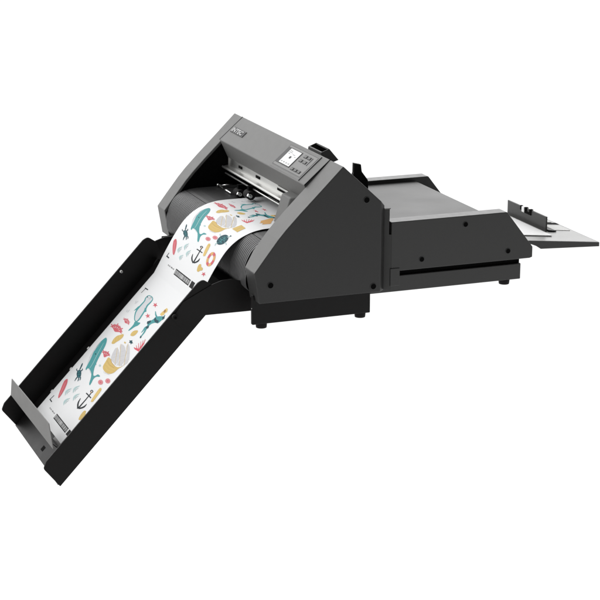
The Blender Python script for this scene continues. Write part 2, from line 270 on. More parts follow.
    ('brown', [(262.4, 397.9), (266, 365.7), (262.2, 326.9), (261.6, 327.1), (265.4, 365.5), (261.8, 397.3)], 0),
    ('pale3', [(288.9, 370.3), (290.9, 357), (288, 343.9), (287.5, 344.5), (289.4, 356.8), (288.3, 369.7)], 0),
    ('pale3', [(287.1, 356), (288.7, 343.6), (285.4, 331.7), (284.9, 332.4), (287.2, 343.8), (286.5, 355.4)], 0),
    ('pale3', [(285.4, 341.7), (286.6, 330.2), (282.9, 319.6), (282.4, 320.4), (285.1, 330.9), (284.8, 341.3)], 0),
    ('ochre', [(192.7, 391.4), (192.5, 377.2), (196.5, 379.1), (196.4, 390.4)], 0),
    ('red', [(260, 426), (253.8, 447), (249.1, 465.3), (250.8, 468.6), (256.1, 451.8), (262.1, 430.3)], 0),
    ('red', [(253.9, 449.6), (255.1, 466.3), (256.8, 466.1), (256.1, 449.3)], 0),
    ('red', [(254.7, 446.5), (248.5, 449.2), (248.9, 453.6), (255.2, 452.4)], 0),
    ('red', [(260.4, 425.2), (251.2, 436.9), (245.9, 445.2), (246.9, 449.8), (252.6, 443.5), (261.7, 431.1)], 0),
    ('red', [(250.8, 439.1), (249.3, 455), (251, 456.7), (253, 441.3)], 0),
    ('red', [(252.1, 437.4), (245.8, 433.2), (245.4, 437.4), (251.7, 443)], 0),
    ('red', [(260.9, 424.8), (250.3, 425.3), (241.6, 427), (241.9, 432.2), (250.6, 432.6), (261.2, 431.4)], 0),
    ('red', [(249.6, 426.9), (245.7, 439.1), (247, 442.2), (251.3, 431)], 0),
    ('red', [(251.1, 426.7), (245.7, 416.3), (244.8, 419.6), (249.8, 431.1)], 0),
    ('red', [(261.4, 425.1), (251.2, 414.2), (245, 408.9), (244.4, 413.6), (250.4, 421), (260.7, 431.2)], 0),
    ('red', [(250.3, 414.8), (244.7, 421.4), (245.4, 425.5), (251.3, 420.3)], 0),
    ('red', [(251.8, 416.4), (248.4, 401.6), (246.9, 403.4), (249.9, 418.8)], 0),
    ('teal2', [(282.7, 405.5), (284.8, 407.2), (286.3, 403.7), (287, 409.1), (289, 411.1), (287.6, 414.8), (288.2, 420.3), (286.1, 418.6), (284.6, 422.1), (283.9, 416.7), (281.8, 414.7), (283.2, 411)], 0),
    ('pink', [(309.1, 321.8), (311.6, 318.2), (314.6, 317.9), (317.5, 321), (319.7, 326.8), (320.9, 334.3), (320.7, 341.8), (319.2, 348.1), (316.7, 351.7), (313.7, 351.9), (310.8, 348.8), (308.6, 343), (307.5, 335.5), (307.7, 328)], 0),
    ('pink', [(292.8, 290.8), (295.3, 287.2), (298.3, 287), (301.1, 290), (303.3, 295.7), (304.5, 303.1), (304.3, 310.6), (302.8, 316.7), (300.3, 320.3), (297.3, 320.6), (294.4, 317.5), (292.2, 311.7), (291.1, 304.3), (291.3, 296.9)], 0),
    ('red', [(311.2, 327.1), (313.8, 330.8), (315.8, 326.2), (315.6, 333.3), (318.2, 337.3), (315.4, 338), (315, 345.1), (313.5, 338.4), (310.7, 338.8), (312.6, 333.9)], 0),
    ('red', [(294.8, 296), (297.5, 299.7), (299.4, 295.1), (299.2, 302.2), (301.7, 306), (299, 306.8), (298.6, 313.8), (297.1, 307.2), (294.3, 307.6), (296.2, 302.8)], 0),
    ('dark', [(333.3, 501.8), (332.6, 493.8), (333.3, 487.3), (335.6, 478.6), (338.1, 472.7), (342.2, 466.4), (345.3, 464.4), (349.1, 465.8), (350.8, 469.5), (351.5, 477.4), (351, 484.2), (349, 493.6), (346.7, 499.6), (342.8, 505.4), (339.6, 507.1), (335.3, 505.6)], 0),
    ('dark', [(330.9, 499), (327, 502.2), (324.1, 504.3), (320.8, 506.5), (318.5, 509), (316, 513.1), (315.2, 515.6), (315.6, 517.8), (316.9, 518.1), (319.9, 516.7), (322.2, 514.9), (325.4, 511.9), (328.1, 509.4), (332.1, 506.2), (333.4, 503.4), (332.7, 499.3)], 0),
    ('dark', [(333.3, 484.8), (327.9, 483.1), (324.8, 490.2), (325.6, 493.1), (328.6, 489.7), (333.2, 492.2)], 0),
    ('dark', [(338.9, 506.8), (339.1, 515.9), (336.3, 520.5), (337, 523.6), (341.3, 520.2), (341.8, 508.2)], 0),
    ('dark', [(345.8, 466.9), (348.8, 458.3), (352.7, 453.3), (352.1, 450.2), (347.3, 452.6), (343.6, 461.2)], 0),
    ('dark', [(351.2, 484.1), (358.4, 482.7), (364.4, 477.6), (364, 474.4), (357.7, 476.1), (350.6, 476.6)], 0),
    ('dark', [(350.9, 470.8), (355, 464.4), (358.6, 460.2), (358.1, 457.1), (353.8, 458.3), (349.3, 464.1)], 0),
    ('teal', [(342.2, 500.1), (335.6, 487.1), (335.3, 488.5), (341.8, 501.5)], 0),
    ('teal', [(347.4, 491.8), (339.3, 472.8), (338.9, 474), (347, 493.1)], 0),
    ('teal', [(350.2, 479.6), (344.5, 464.5), (344.1, 465.7), (349.8, 480.8)], 0),
    ('teal', [(335.2, 504.8), (350, 469.2), (349.5, 467.8), (334.7, 503.4)], 0),
    ('red', [(380.7, 532.3), (375.7, 526.7), (375.7, 520.6), (380.6, 510.7), (386.2, 503.4), (395.7, 494.8), (403.2, 489.5), (412.9, 484.6), (419.4, 482.4), (426.1, 481.8), (428.4, 483.5), (427.6, 488.5), (425.4, 493.2), (420.4, 500.1), (413.5, 507.7), (400.8, 520.4), (393, 527.4), (385.6, 532.5)], 0),
    ('pink', [(385.7, 521.7), (401.4, 508.4), (421.6, 490.7), (420.9, 486.8), (400.7, 504.4), (385, 517.7)], 0),
    ('teal2', [(407.4, 461.5), (402.7, 465.5), (399.3, 466.9), (395.5, 466.3), (391.7, 464), (385.8, 458.6), (383.5, 457), (383.3, 458.2), (385.5, 462.6), (391.1, 472.4), (395.3, 476.7), (400.5, 477.9), (404.1, 474.8), (408.2, 465.7), (409.7, 461.6), (409.3, 460.4)], 0),
    ('wave', [(403.7, 456.2), (398.1, 458.8), (389.6, 453.4), (389.5, 455), (398.3, 464.5), (404, 457.8)], 0),
    ('teal2', [(386, 430.9), (381.3, 434.9), (377.9, 436.3), (374.1, 435.7), (370.3, 433.4), (364.6, 428.1), (362.2, 426.5), (362, 427.7), (364.1, 432), (369.7, 441.7), (373.9, 446), (379.1, 447.2), (382.7, 444.1), (386.8, 435.1), (388.2, 431.1), (387.9, 429.8)], 0),
    ('wave', [(382.3, 425.7), (376.7, 428.3), (368.3, 423), (368.2, 424.5), (376.9, 433.9), (382.6, 427.3)], 0),
    ('teal2', [(427.3, 425.3), (422.6, 429.3), (419.3, 430.6), (415.5, 430.1), (411.7, 427.8), (405.9, 422.5), (403.5, 420.9), (403.4, 422.1), (405.5, 426.4), (411.1, 436.1), (415.4, 440.3), (420.5, 441.5), (424.1, 438.4), (428.1, 429.4), (429.6, 425.4), (429.2, 424.2)], 0),
    ('wave', [(423.6, 420.1), (418.1, 422.7), (409.6, 417.4), (409.5, 418.9), (418.3, 428.3), (423.9, 421.7)], 0),
    ('teal2', [(399.8, 395.1), (395.1, 399), (391.8, 400.4), (388, 399.8), (384.2, 397.5), (378.5, 392.3), (376.2, 390.7), (376, 391.9), (378.1, 396.1), (383.6, 405.7), (387.8, 410), (392.9, 411.1), (396.5, 408.1), (400.6, 399.2), (402, 395.2), (401.7, 394)], 0),
    ('wave', [(396.1, 389.9), (390.6, 392.5), (382.2, 387.2), (382.1, 388.7), (390.8, 398.1), (396.4, 391.5)], 0),
    ('black', [(351.9, 338.1), (376.9, 337.2), (404.2, 338.7), (403.6, 330), (376.5, 330.9), (351.6, 332.6)], 0),
    ('black', [(363.2, 361), (362.5, 315), (359.4, 314.2), (360, 360.1)], 0),
    ('black', [(344.7, 331.8), (346.5, 329.5), (348.5, 329.9), (350.4, 332.9), (351.6, 337.7), (351.7, 342.9), (350.8, 347.3), (349, 349.6), (347, 349.2), (345.1, 346.2), (343.9, 341.4), (343.8, 336.2), (344.7, 331.8), (346.4, 336), (345.9, 338), (346, 340.4), (346.5, 342.6), (347.4, 344), (348.3, 344.2), (349.1, 343.1), (349.6, 341.1), (349.5, 338.7), (349, 336.5), (348.1, 335.1), (347.2, 334.9), (346.4, 336)], 0),
    ('black', [(384.8, 367.6), (391.6, 365.9), (396.2, 362.3), (401, 355), (403.6, 348.5), (405.3, 339.5), (405.2, 334.8), (403.3, 331.9), (402, 333.7), (400.4, 341.3), (398.2, 347.1), (394.2, 354.2), (390.3, 358.8), (384.1, 363.3), (381.8, 365.8), (382, 367.5)], 0),
    ('black', [(403.6, 326.4), (399.3, 317.8), (395.6, 312.5), (390.6, 307.4), (386.6, 306.1), (381.6, 307.8), (379.6, 309.1), (379.7, 310.8), (381.7, 312.2), (386.5, 313.9), (390.1, 316.5), (394.4, 321.2), (397.6, 326.1), (401.7, 333.8), (403.7, 335.3), (404.8, 331.3)], 0),
    ('black', [(407.9, 338.4), (402.3, 350.6), (398.7, 323.5)], 0),
    ('brown', [(349.1, 334.8), (350.4, 333.7), (351.8, 335.4), (352.4, 338.8), (351.9, 342), (350.7, 343.1), (349.3, 341.5), (348.7, 338.1)], 0),
    ('yellow', [(364.2, 303.6), (353.6, 308.2), (344.4, 311.1), (331.7, 313.9), (325.8, 313.5), (323.6, 309.3), (323.2, 305.2), (324.5, 299), (327.2, 295.8), (332.9, 293.9), (340.1, 292.2), (352.8, 289.8), (359.4, 289), (363.5, 288.9), (365.8, 291.7), (367.7, 298.9)], 0),
    ('ochre', [(327.4, 296.9), (329.6, 295.9), (331.5, 298.5), (332, 303.2), (330.8, 307.3), (328.6, 308.3), (326.7, 305.6), (326.1, 300.9)], 0),
    ('ochre', [(415.8, 291.2), (408.2, 294.4), (402.7, 295.2), (397.1, 294), (394.4, 290.9), (393.2, 284.3), (394.1, 280.3), (397.7, 276.8), (399.1, 271.8), (399.2, 262.5), (400.8, 258.3), (405.5, 256.8), (408.9, 259.2), (412.3, 266.7), (415.1, 270.4), (418.8, 272.2), (420.9, 275), (422.6, 280.5), (422.3, 284.3), (419.8, 288.4)], 0),
    ('red', [(413.2, 219.7), (417.2, 231.1), (424.5, 229.9), (419.7, 238.1), (423.7, 249.5), (416.7, 243.1), (411.9, 251.3), (412.4, 239.2), (405.5, 232.9), (412.7, 231.8)], 0),
    ('red', [(358.8, 217.8), (365.1, 217), (371, 218.2), (376.4, 221.1), (370.3, 232.5), (367.2, 231.3), (363.8, 231), (360.2, 231.5)], 0),
    ('orange', [(376.4, 221.1), (380.7, 225.6), (383.7, 231.4), (385.3, 238), (375.2, 240.2), (374.4, 237.1), (372.7, 234.5), (370.3, 232.5)], 0),
    ('red', [(385.3, 238), (385.2, 244.9), (383.4, 251.8), (380.2, 258), (372, 249.9), (374, 246.8), (375, 243.5), (375.2, 240.2)], 0),
    ('orange', [(380.2, 258), (375.7, 263.3), (370.2, 267.4), (364.1, 269.9), (362.7, 256), (366.2, 254.6), (369.4, 252.5), (372, 249.9)], 0),
    ('red', [(364.1, 269.9), (357.8, 270.6), (351.8, 269.6), (346.4, 266.8), (352.6, 255), (355.7, 256.2), (359.1, 256.5), (362.7, 256)], 0),
    ('orange', [(346.4, 266.8), (342.1, 262.6), (339.1, 257), (337.6, 250.6), (347.7, 247.5), (348.5, 250.5), (350.2, 253.1), (352.6, 255)], 0),
    ('red', [(337.6, 250.6), (337.8, 243.6), (339.6, 236.6), (342.8, 230.1), (350.9, 237.7), (349, 240.8), (347.9, 244.2), (347.7, 247.5)], 0),
    ('orange', [(342.8, 230.1), (347.3, 224.5), (352.8, 220.3), (358.8, 217.8), (360.2, 231.5), (356.7, 232.8), (353.5, 234.9), (350.9, 237.7)], 0),
    ('ochre', [(239.7, 278.7), (207, 274.1), (209, 237.2), (240, 237.5)], 1),
    ('yellow', [(234.9, 267.8), (212.3, 264.1), (211.2, 267.8), (233.9, 271.3)], 1),
    ('yellow', [(236.7, 245.7), (213.6, 243.2), (212.5, 247), (235.7, 249.1)], 1),
    ('dark', [(268.5, 252.7), (271.4, 243.5), (276.5, 236), (283.1, 231.3), (290.4, 230.3), (297.6, 233.1), (303.8, 239.3), (308.2, 247.8), (310.5, 257.5), (310.2, 266.9), (307.6, 275), (302.8, 280.9), (296.3, 284.2), (289, 284.8), (281.6, 282.6), (275.2, 277.9), (270.5, 270.9), (268.2, 262.2)], 1),
    ('teal', [(307.3, 262.2), (289.9, 256.4), (272.8, 253.3), (272.4, 255.3), (289.6, 258.4), (307, 264.2)], 1),
    ('teal', [(292.7, 274.2), (290.2, 257.1), (290.3, 238.4), (289.3, 238.8), (289.2, 257.7), (291.7, 275.1)], 1),
    ('teal', [(298.4, 273.1), (298.7, 257.6), (300.4, 243.5), (299.5, 243.2), (297.7, 257.7), (297.4, 273.3)], 1),
    ('teal', [(284.1, 271.9), (283.3, 256.3), (282.6, 240.9), (281.6, 241.5), (282.3, 257), (283.1, 272.5)], 1),
    ('teal', [(287.9, 276.9), (294.7, 259.3), (302.7, 251.2), (302.3, 249.4), (294.1, 257.8), (287.1, 275.9)], 1),
    ('teal', [(277.4, 267.9), (283.5, 252.9), (291.5, 240.4), (291, 238.9), (282.9, 251.5), (276.7, 266.9)], 1),
    ('teal2', [(306.6, 274.5), (313.6, 276.7), (319.3, 272.1), (319, 269.1), (313.7, 270.4), (307.5, 267.6)], 1),
    ('teal2', [(282.1, 282.6), (280, 293.9), (276.7, 295), (276.4, 298.2), (281.8, 298.2), (285.2, 284.2)], 1),
    ('teal2', [(274.6, 244.7), (270, 240.3), (264.8, 239.7), (264, 242.9), (268.2, 246.5), (272.3, 251.3)], 1),
    ('teal2', [(294.6, 233.1), (295.3, 221.3), (298.2, 218.3), (297.9, 215.4), (292.8, 218.6), (291.2, 233.1)], 1),
    ('dark', [(262.6, 237.4), (264.4, 235.5), (265.9, 236.5), (266.3, 239.7), (265.3, 243.2), (263.5, 245.1), (262, 244.2), (261.6, 241)], 1),
    ('orange', [(151.2, 254.5), (143.1, 260.8), (139.8, 265.9), (139.6, 272.2), (135, 276.2), (123.1, 280.2), (114.3, 283.7), (103.7, 288.5), (95.6, 291.8), (85.6, 295.3), (84, 291), (90, 276.6), (94.5, 269.1), (100.1, 264.3), (106.1, 256.1), (115.7, 240), (123.1, 234.2), (132.2, 235.7), (139.5, 236.4), (148.7, 236.8), (148.8, 240), (140, 247.7), (140.5, 251), (150.5, 251.7)], 1),
    ('black', [(432.3, 521.8), (448.9, 525.7), (448.8, 522.3), (432.2, 518.5)], 0),
    ('black', [(449.5, 527.2), (450.3, 503.9), (447.4, 501.9), (446.6, 525.2)], 0),
]

# ================================================================== 1. cutter
cut = thing('sheet_cutter', 'grey and charcoal cutter with lit screen and ribbed front apron, on a black base', 'cutting machine', (-.18, .41, 0))
W, T, I = .8234, .088, .755
curve = [(-.3581, .1545), (-.3297, .1911), (-.2943, .2358), (-.2731, .2596), (-.2358, .2973), (-.1772, .3538), (-.1206, .4092)]
side = [(-.345, .075)] + curve + [(0, .2974), (0, .075)]
def side_panel(y0, y1, outer, inner=None):
    mb = MB(); mb.loft(side, inner or side, y0, y1, outer)
    bm = mb.bm
    for v in bm.verts:                                   # the near panel narrows at its toe
        if outer == 'dark' and v.co.y > T - 1e-4 and v.co.z < .16 and v.co.x < -.2: v.co.y = .071
    # bevel the upright rear edge on the outside, soft edges elsewhere
    e_rear = [e for e in bm.edges if all(abs(v.co.x) < 1e-5 and abs(v.co.y - (y0 if y0 < .3 else y1)) < 1e-5 for v in e.verts) and abs(e.verts[0].co.z - e.verts[1].co.z) > .1]
    bmesh.ops.bevel(bm, geom=e_rear, offset=.016, segments=1, profile=.5, affect='EDGES')
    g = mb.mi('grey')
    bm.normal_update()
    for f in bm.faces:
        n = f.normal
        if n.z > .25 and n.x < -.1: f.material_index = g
    es = [e for e in bm.edges if len(e.link_faces) == 2 and e.calc_face_angle(0) > .3]
    bmesh.ops.bevel(bm, geom=es, offset=.0018, segments=2, profile=.5, affect='EDGES')
    return mb
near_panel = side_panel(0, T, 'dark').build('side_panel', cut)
near_panel['label'] = 'charcoal side panel with three black screw holes'
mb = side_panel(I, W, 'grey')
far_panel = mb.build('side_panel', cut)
far_panel['label'] = 'grey side panel with black lined inner face'
# black lining inside the far panel and inside the near one
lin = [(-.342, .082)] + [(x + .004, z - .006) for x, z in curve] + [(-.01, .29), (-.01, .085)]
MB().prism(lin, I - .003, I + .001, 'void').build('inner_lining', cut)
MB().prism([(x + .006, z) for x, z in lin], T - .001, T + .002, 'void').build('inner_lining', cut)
def plug(x, y, z, parent, r=.0078):
    mb = MB(); n = 24
    # counter-bored black screw: dark disc with a fine raised rim
    mb.cyl((x, y + .002, z), (x, y - .0006, z), r, 'void', n=n)
    ring = MB
    A = [(r * 1.12, 0), (r * 1.12, -.0010), (r * .95, -.0012), (r * .95, 0)]
    vs = [[mb.bm.verts.new((x + q * math.cos(t), y + dy, z + q * math.sin(t))) for q, dy in A] for t in [i * 2 * math.pi / n for i in range(n)]]
    fs = []
    for i in range(n):
        for k in range(3):
            fs.append(mb.bm.faces.new((vs[i][k], vs[i][k + 1], vs[(i + 1) % n][k + 1], vs[(i + 1) % n][k])))
    mb._new(fs, 'dark', 0)
    return mb.build('screw_hole', parent)
for x, z in ((-.3153, .1207), (-.0354, .0912), (-.0565, .3188)): plug(x, 0, z, near_panel)

# lid between the panels
lidprof = [(-.1916, .3493), (-.1207, .4100), (-.012, .303), (-.012, .285), (-.150, .285), (-.1676, .2974)]
lid = MB().prism(lidprof, T + .0014, I - .0034, 'grey', bev=.0022).build('lid', cut)
# lid frame: local axes on the sloped top (a = down the slope, y across, h = outward)
LO = Vector((-.1207, 0, .4104)); LT = Vector((-.7575, 0, -.6528)); LN = Vector((-.6528, 0, .7575))
def lp(a, y, h): return LO + LT * a + Vector((0, y, 0)) + LN * h
def lbox(mb, a0, a1, y0, y1, h0, h1, m, bev=0.):
    P = [lp(a0, y0, h0), lp(a1, y0, h0), lp(a1, y1, h0), lp(a0, y1, h0), lp(a0, y0, h1), lp(a1, y0, h1), lp(a1, y1, h1), lp(a0, y1, h1)]
    mb.hexa(P, m, bev); return mb
mb = MB(); lbox(mb, .0005, .0930, I - .0036, I - .0002, -.003, .0004, 'line'); mb.build('seam', lid)
mb = MB(); lbox(mb, .0005, .0930, T + .0001, T + .0022, -.003, .0004, 'line'); mb.build('seam', lid)
# brand badge
mb = MB(); lbox(mb, .0375, .0575, .636, .737, -.001, .0016, 'line', .0008)
badge = mb.build('badge', lid)
def text_mesh(s, size, a_mid, y_left, h, m, name, parent, bold=0., sx=1.):
    cu = bpy.data.curves.new(name, 'FONT'); cu.body = s; cu.size = size; cu.extrude = .0003; cu.align_x = 'LEFT'; cu.offset = bold; cu.resolution_u = 3
    o = bpy.data.objects.new(name, cu); COL.objects.link(o); bpy.context.view_layer.update()
    dg = bpy.context.evaluated_depsgraph_get(); me = bpy.data.meshes.new_from_object(o.evaluated_get(dg))
    bpy.data.objects.remove(o); bpy.data.curves.remove(cu)
    for v in me.vertices:
        x, y, z = v.co; v.co = lp(a_mid - y, y_left - x * sx, h + z)
    me.flip_normals()
    me.materials.clear(); me.materials.append(M[m])
    o = bpy.data.objects.new(name, me); COL.objects.link(o); o.parent = parent; o.matrix_parent_inverse = Matrix.Translation(-parent_loc(parent)); return o
mb = MB()
text_mesh('INTEC', .0185, .0540, .7335, .0022, 'whiteink', 'lettering', badge, bold=.0006, sx=1.62)

# control panel
mb = MB()
lbox(mb, .0045, .0895, .1365, .3480, -.001, .0006, 'grey', .0004)          # flush surround
lbox(mb, .0125, .0800, .1440, .3400, .0004, .0012, 'panel', .0004)         # inset fascia
lbox(mb, .0045, .0900, .1330, .1366, -.001, .0016, 'line', .0004)          # shadow gap on one side
for q0, q1, r0, r1 in ((.0108, .0118, .1420, .3420), (.0812, .0822, .1420, .3420), (.0108, .0822, .3410, .3424)): lbox(mb, q0, q1, r0, r1, .0002, .0009, 'mid', 0)
panel = mb.build('control_panel', cut)
mb = MB(); lbox(mb, .0178, .0724, .2385, .3390, .0010, .0022, 'line', .0006); bez = mb.build('screen_bezel', panel)
mb = MB(); lbox(mb, .0205, .0695, .2420, .3150, .0020, .0026, 'screen')
def mark(mb, a0, a1, y0, y1, m='line', h=.0029): mb.poly([lp(a0, y0, h), lp(a1, y0, h), lp(a1, y1, h), lp(a0, y1, h)], m)
mb.poly([lp(.0452 + .0046 * math.cos(t), .2785 + .0068 * math.sin(t), .0029) for t in [i * math.pi / 6 for i in range(12)]], 'line')
for a, y0, y1 in ((.0262, .292, .310), (.0305, .286, .312), (.0352, .296, .310), (.0340, .262, .280), (.0385, .250, .262)): mark(mb, a, a + .0016, y0, y1, 'ink_greyink')
for i in range(4): mark(mb, .0618, .0655, .2500 + i * .0165, .2590 + i * .0165, 'ink_greyink'); mark(mb, .0628, .0640, .2520 + i * .0165, .2570 + i * .0165, 'screen', .0031)
mb.build('screen', panel)
def key(a0, a1, y0, y1, w=.0016, gap=None):
    mb = MB(); h0, h1 = .0010, .0024
    lbox(mb, a0, a1, y0, y1, h0, h1, 'line', .0008)
    lbox(mb, a0 + w, a1 - w, y0 + w * 1.5, y1 - w * 1.5, h1 - .0004, h1 + .0006, 'grey', .0005)
    return mb.build('key', panel)
# four arrow keys set in a cross, then a row of three
key(.0190, .0285, .1980, .2190); key(.0190, .0285, .1740, .1930)
key(.0345, .0440, .2040, .2240); key(.0345, .0440, .1760, .1960)
for y in (.2070, .1835, .1600): key(.0655, .0745, y, y + .0185)
mb = MB(); lbox(mb, .0190, .0455, .1640, .1670, .0010, .0020, 'line', .0005); mb.build('key_divider', panel)

# aluminium cutting rail under the lid
RY0, RY1 = .165, .742
mb = MB()
mb.prism([(-.1655, .2985), (-.1620, .2985), (-.1640, .2700), (-.1675, .2700)], RY0, RY1, 'silver', .0005)
mb.prism([(-.1665, .2745), (-.1665, .2690), (-.1835, .2665), (-.1860, .2695), (-.1845, .2740), (-.1800, .2725)], RY0, RY1 + .010, 'silver', .0008)
rail = mb.build('cutting_rail', cut)
for y0, y1 in ((.630, .656), (.484, .514), (.262, .345)):
    MB().box((-.1685, y0, .2835), (-.1645, y1, .2905), 'void', .0004).build('rail_slot', rail)
MB().box((-.172, .240, .2925), (-.1665, .335, .2975), 'silver', .0006).build('rail_clip', rail)
MB().box((-.1700, RY1 - .006, .270), (-.1600, RY1, .2985), 'silver', .0005).build('rail_end', rail)
mb = MB(); mb.cyl((-.1800, .165, .2545), (-.1800, .735, .2545), .0022, 'silver', n=12); mb.build('guide_rod', cut)
# carriage cover at the near end of the rail
mb = MB()
mb.hexa([(-.214, .188, .2212), (-.140, .188, .2212), (-.140, .252, .2212), (-.214, .252, .2212), (-.191, .188, .2955), (-.140, .150, .3100), (-.140, .235, .3100), (-.191, .250, .2955)], 'grey', .003)
mb.build('carriage_cover', cut)
# dark chamber back wall and roof
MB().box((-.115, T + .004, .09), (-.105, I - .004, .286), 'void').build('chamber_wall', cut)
# pinch rollers with bright ends
def pinch(y, x, z):
    mb = MB(); mb.cyl((x, y - .018, z), (x, y + .018, z), .0125, 'rubber', n=20, bev=.002)
    r = mb.build('pinch_roller', cut)
    mb = MB(); mb.cyl((x - .004, y - .024, z), (x - .004, y - .0185, z), .0056, 'silver', n=16, bev=.001); mb.cyl((x - .012, y - .021, z + .004), (x - .004, y - .021, z), .004, 'chrome', n=12); mb.build('axle_cap', r)
    mb = MB(); mb.box((x - .004, y - .006, z + .006), (x + .060, y + .006, z + .024), 'void', .001); mb.build('roller_arm', r)
pinch(.506, -.190, .2390); pinch(.586, -.192, .2275)
mb = MB(); mb.cyl((-.200, .735, .2185), (-.200, .628, .2180), .0030, 'chrome', n=10); mb.cyl((-.200, .735, .2185), (-.203, .742, .222), .005, 'chrome', n=10); mb.cyl((-.200, .735, .2185), (-.165, .715, .224), .003, 'chrome', n=10); mb.build('roller_lever', cut)

# ribbed front apron
ap = catmull([(-.3430, .088), (-.3525, .100), (-.3555, .118), (-.3535, .142), (-.3455, .1655), (-.3320, .1885), (-.3150, .2030), (-.2975, .2100)], 5)
mb = MB(); i_ap = mb.mi('apron')
pitch = .0100; y = .0715; cols = []
while y < I - .004:
    for f, h in ((0, 0), (.62, 0), (.72, -.0015), (.90, -.0015)): cols.append((y + f * pitch, h))
    y += pitch
grid = []
for k, p in enumerate(ap):
    a = ap[max(k - 1, 0)]; b = ap[min(k + 1, len(ap) - 1)]; t = (b - a).normalized(); nn = Vector((-t.y, t.x))
    grid.append([mb.bm.verts.new((p.x + nn.x * h, max(yy, .0715 if p.y < .150 else .0884), p.y + nn.y * h)) for yy, h in cols])
for k in range(len(ap) - 1):
    for j in range(len(cols) - 1):
        f = mb.bm.faces.new((grid[k][j], grid[k][j + 1], grid[k + 1][j + 1], grid[k + 1][j])); f.material_index = i_ap
bmesh.ops.recalc_face_normals(mb.bm, faces=mb.bm.faces[:])
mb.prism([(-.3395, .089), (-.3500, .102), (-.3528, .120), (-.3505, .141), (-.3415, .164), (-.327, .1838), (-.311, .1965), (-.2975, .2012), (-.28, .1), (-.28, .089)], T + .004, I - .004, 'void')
apron = mb.build('front_apron', cut)
mb = MB(); mb.prism([(-.2940, .195), (-.2940, .2095), (-.285, .2120), (-.262, .2140), (-.115, .2140), (-.115, .195)], T + .0003, I - .0033, 'feedplate', .0006)
mb.build('feed_plate', cut)
# black base frame, feet
mb = MB(); mb.box((-.3535, .0294, .0128), (-.0301, .0420, .0900), 'black', .0025); mb.box((-.262, .0400, .0128), (-.0320, .80, .0895), 'black', .002); base = mb.build('base', cut)
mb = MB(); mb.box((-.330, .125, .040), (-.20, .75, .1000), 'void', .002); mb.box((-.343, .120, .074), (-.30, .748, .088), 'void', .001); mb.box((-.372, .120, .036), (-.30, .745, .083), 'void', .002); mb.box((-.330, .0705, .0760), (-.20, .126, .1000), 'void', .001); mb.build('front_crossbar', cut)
foot0 = None
for (x, y) in ((-.3235, .046), (-.052, .046), (-.245, .780), (-.052, .780)):
    if foot0 is None:
        mb = MB(); mb.cyl((x, y, .0140), (x, y, 0), .0150, 'rubber', r1=.0138, n=24, bev=.001); foot0 = mb.build('rubber_foot', cut); f0 = (x, y)
    else: copy_part(foot0, (x - f0[0], y - f0[1], 0), cut)
MB().box((-.3548, .0315, .055), (-.3535, .0335, .057), 'silver').build('base_pin', cut)
# handle behind the ridge
hp = [(-.0680, .3720), (-.0655, .3880), (-.0427, .3965), (-.0156, .3646), (-.0300, .3600)]
mb = MB(); mb.prism(hp, .2860, .2890, 'mid', .0008); mb.prism(hp, .3770, .3800, 'mid', .0008)
mb.prism([(-.0680, .3720), (-.0655, .3880), (-.0620, .3893), (-.0640, .3730)], .2890, .3770, 'mid', .0004)
mb.prism([(-.0427, .3965), (-.0156, .3646), (-.0195, .3634), (-.0450, .3935)], .2890, .3770, 'black', .0004)
mb.prism([(-.0640, .3710), (-.0300, .3601), (-.0196, .3632), (-.0640, .3760)], .2890, .3770, 'void')
mb.box((-.058, .320, .330), (-.036, .350, .3660), 'black', .001)
mb.build('rear_handle', cut)
# hinge tab at the panel's rear edge
mb = MB(); mb.box((-.002, .0095, .2875), (.0150, .024, .2900), 'grey', .0006); mb.box((.0105, .0170, .222), (.0150, .020, .2865), 'void'); tabq = lambda x0, x1, ya, yb, z0, z1: mb.hexa([(x0, ya, z0), (x1, yb, z0), (x1, .06, z0), (x0, .06, z0), (x0, ya, z1), (x1, yb, z1), (x1, .06, z1), (x0, .06, z1)], 'feeder')
tabq(-.0015, .0158, .0165, .0052, .0765, .2215); tabq(-.0015, .0104, .0165, .0087, .2215, .2868)
mb.build('hinge_tab', cut)

# ================================================================== 2. feeder
fd = thing('sheet_feeder', 'charcoal sheet feeder with flat grey table, docked behind the cutter', 'sheet feeder', (.2, .27, .046))
fprof = rounded([(.0156, .124), (.0156, .2538), (.3445, .2538), (.4229, .1540), (.4229, .1262), (.4150, .124)], {2: .006, 3: .003})
fp_near = MB().prism(fprof, .0046, .0485, 'feeder', .0016).build('side_panel', fd); fp_near['label'] = 'side panel with three black screw holes'
for x, z in ((.1015, .1491), (.2245, .2310), (.3502, .1489)): plug(x, .0046, z, fp_near, .0068)
MB().prism(fprof, .4900, .5330, 'feeder', .0016).build('side_panel', fd)
MB().prism([(.004, .2425), (.305, .2425), (.3125, .2385), (.395, .142), (.395, .13), (.004, .13)], .0475, .4910, 'belt', .0015).build('feed_table', fd)
mb = MB(); mb.box((-.028, .0367, .060), (.4067, .500, .1030), 'feeder', .002); mb.box((-.026, .0440, .1025), (.4050, .480, .1245), 'void'); mb.build('base', fd)  # matt black upper band paints in the shade under the side panel
MB().box((.0130, .0022, .0860), (.0390, .0400, .1325), 'feeder', .0010).build('corner_bracket', fd)
ff = MB(); ff.cyl((.3660, .052, .0610), (.3660, .052, .0470), .0152, 'rubber', r1=.0138, n=24, bev=.001); ff = ff.build('rubber_foot', fd)
copy_part(ff, (0, .43, 0), fd); copy_part(ff, (-.33, .43, 0), fd)
# upright sheet arm on the far side of the table
arm = rounded([(.0720, .2428), (.0735, .285), (.0790, .3000), (.0795, .3265), (.1002, .3215), (.1030, .3010), (.1215, .2765), (.1230, .2428)], {2: .004, 4: .002, 5: .006})
MB().prism(arm, .405, .418, 'black', .0012).build('sheet_arm', fd)

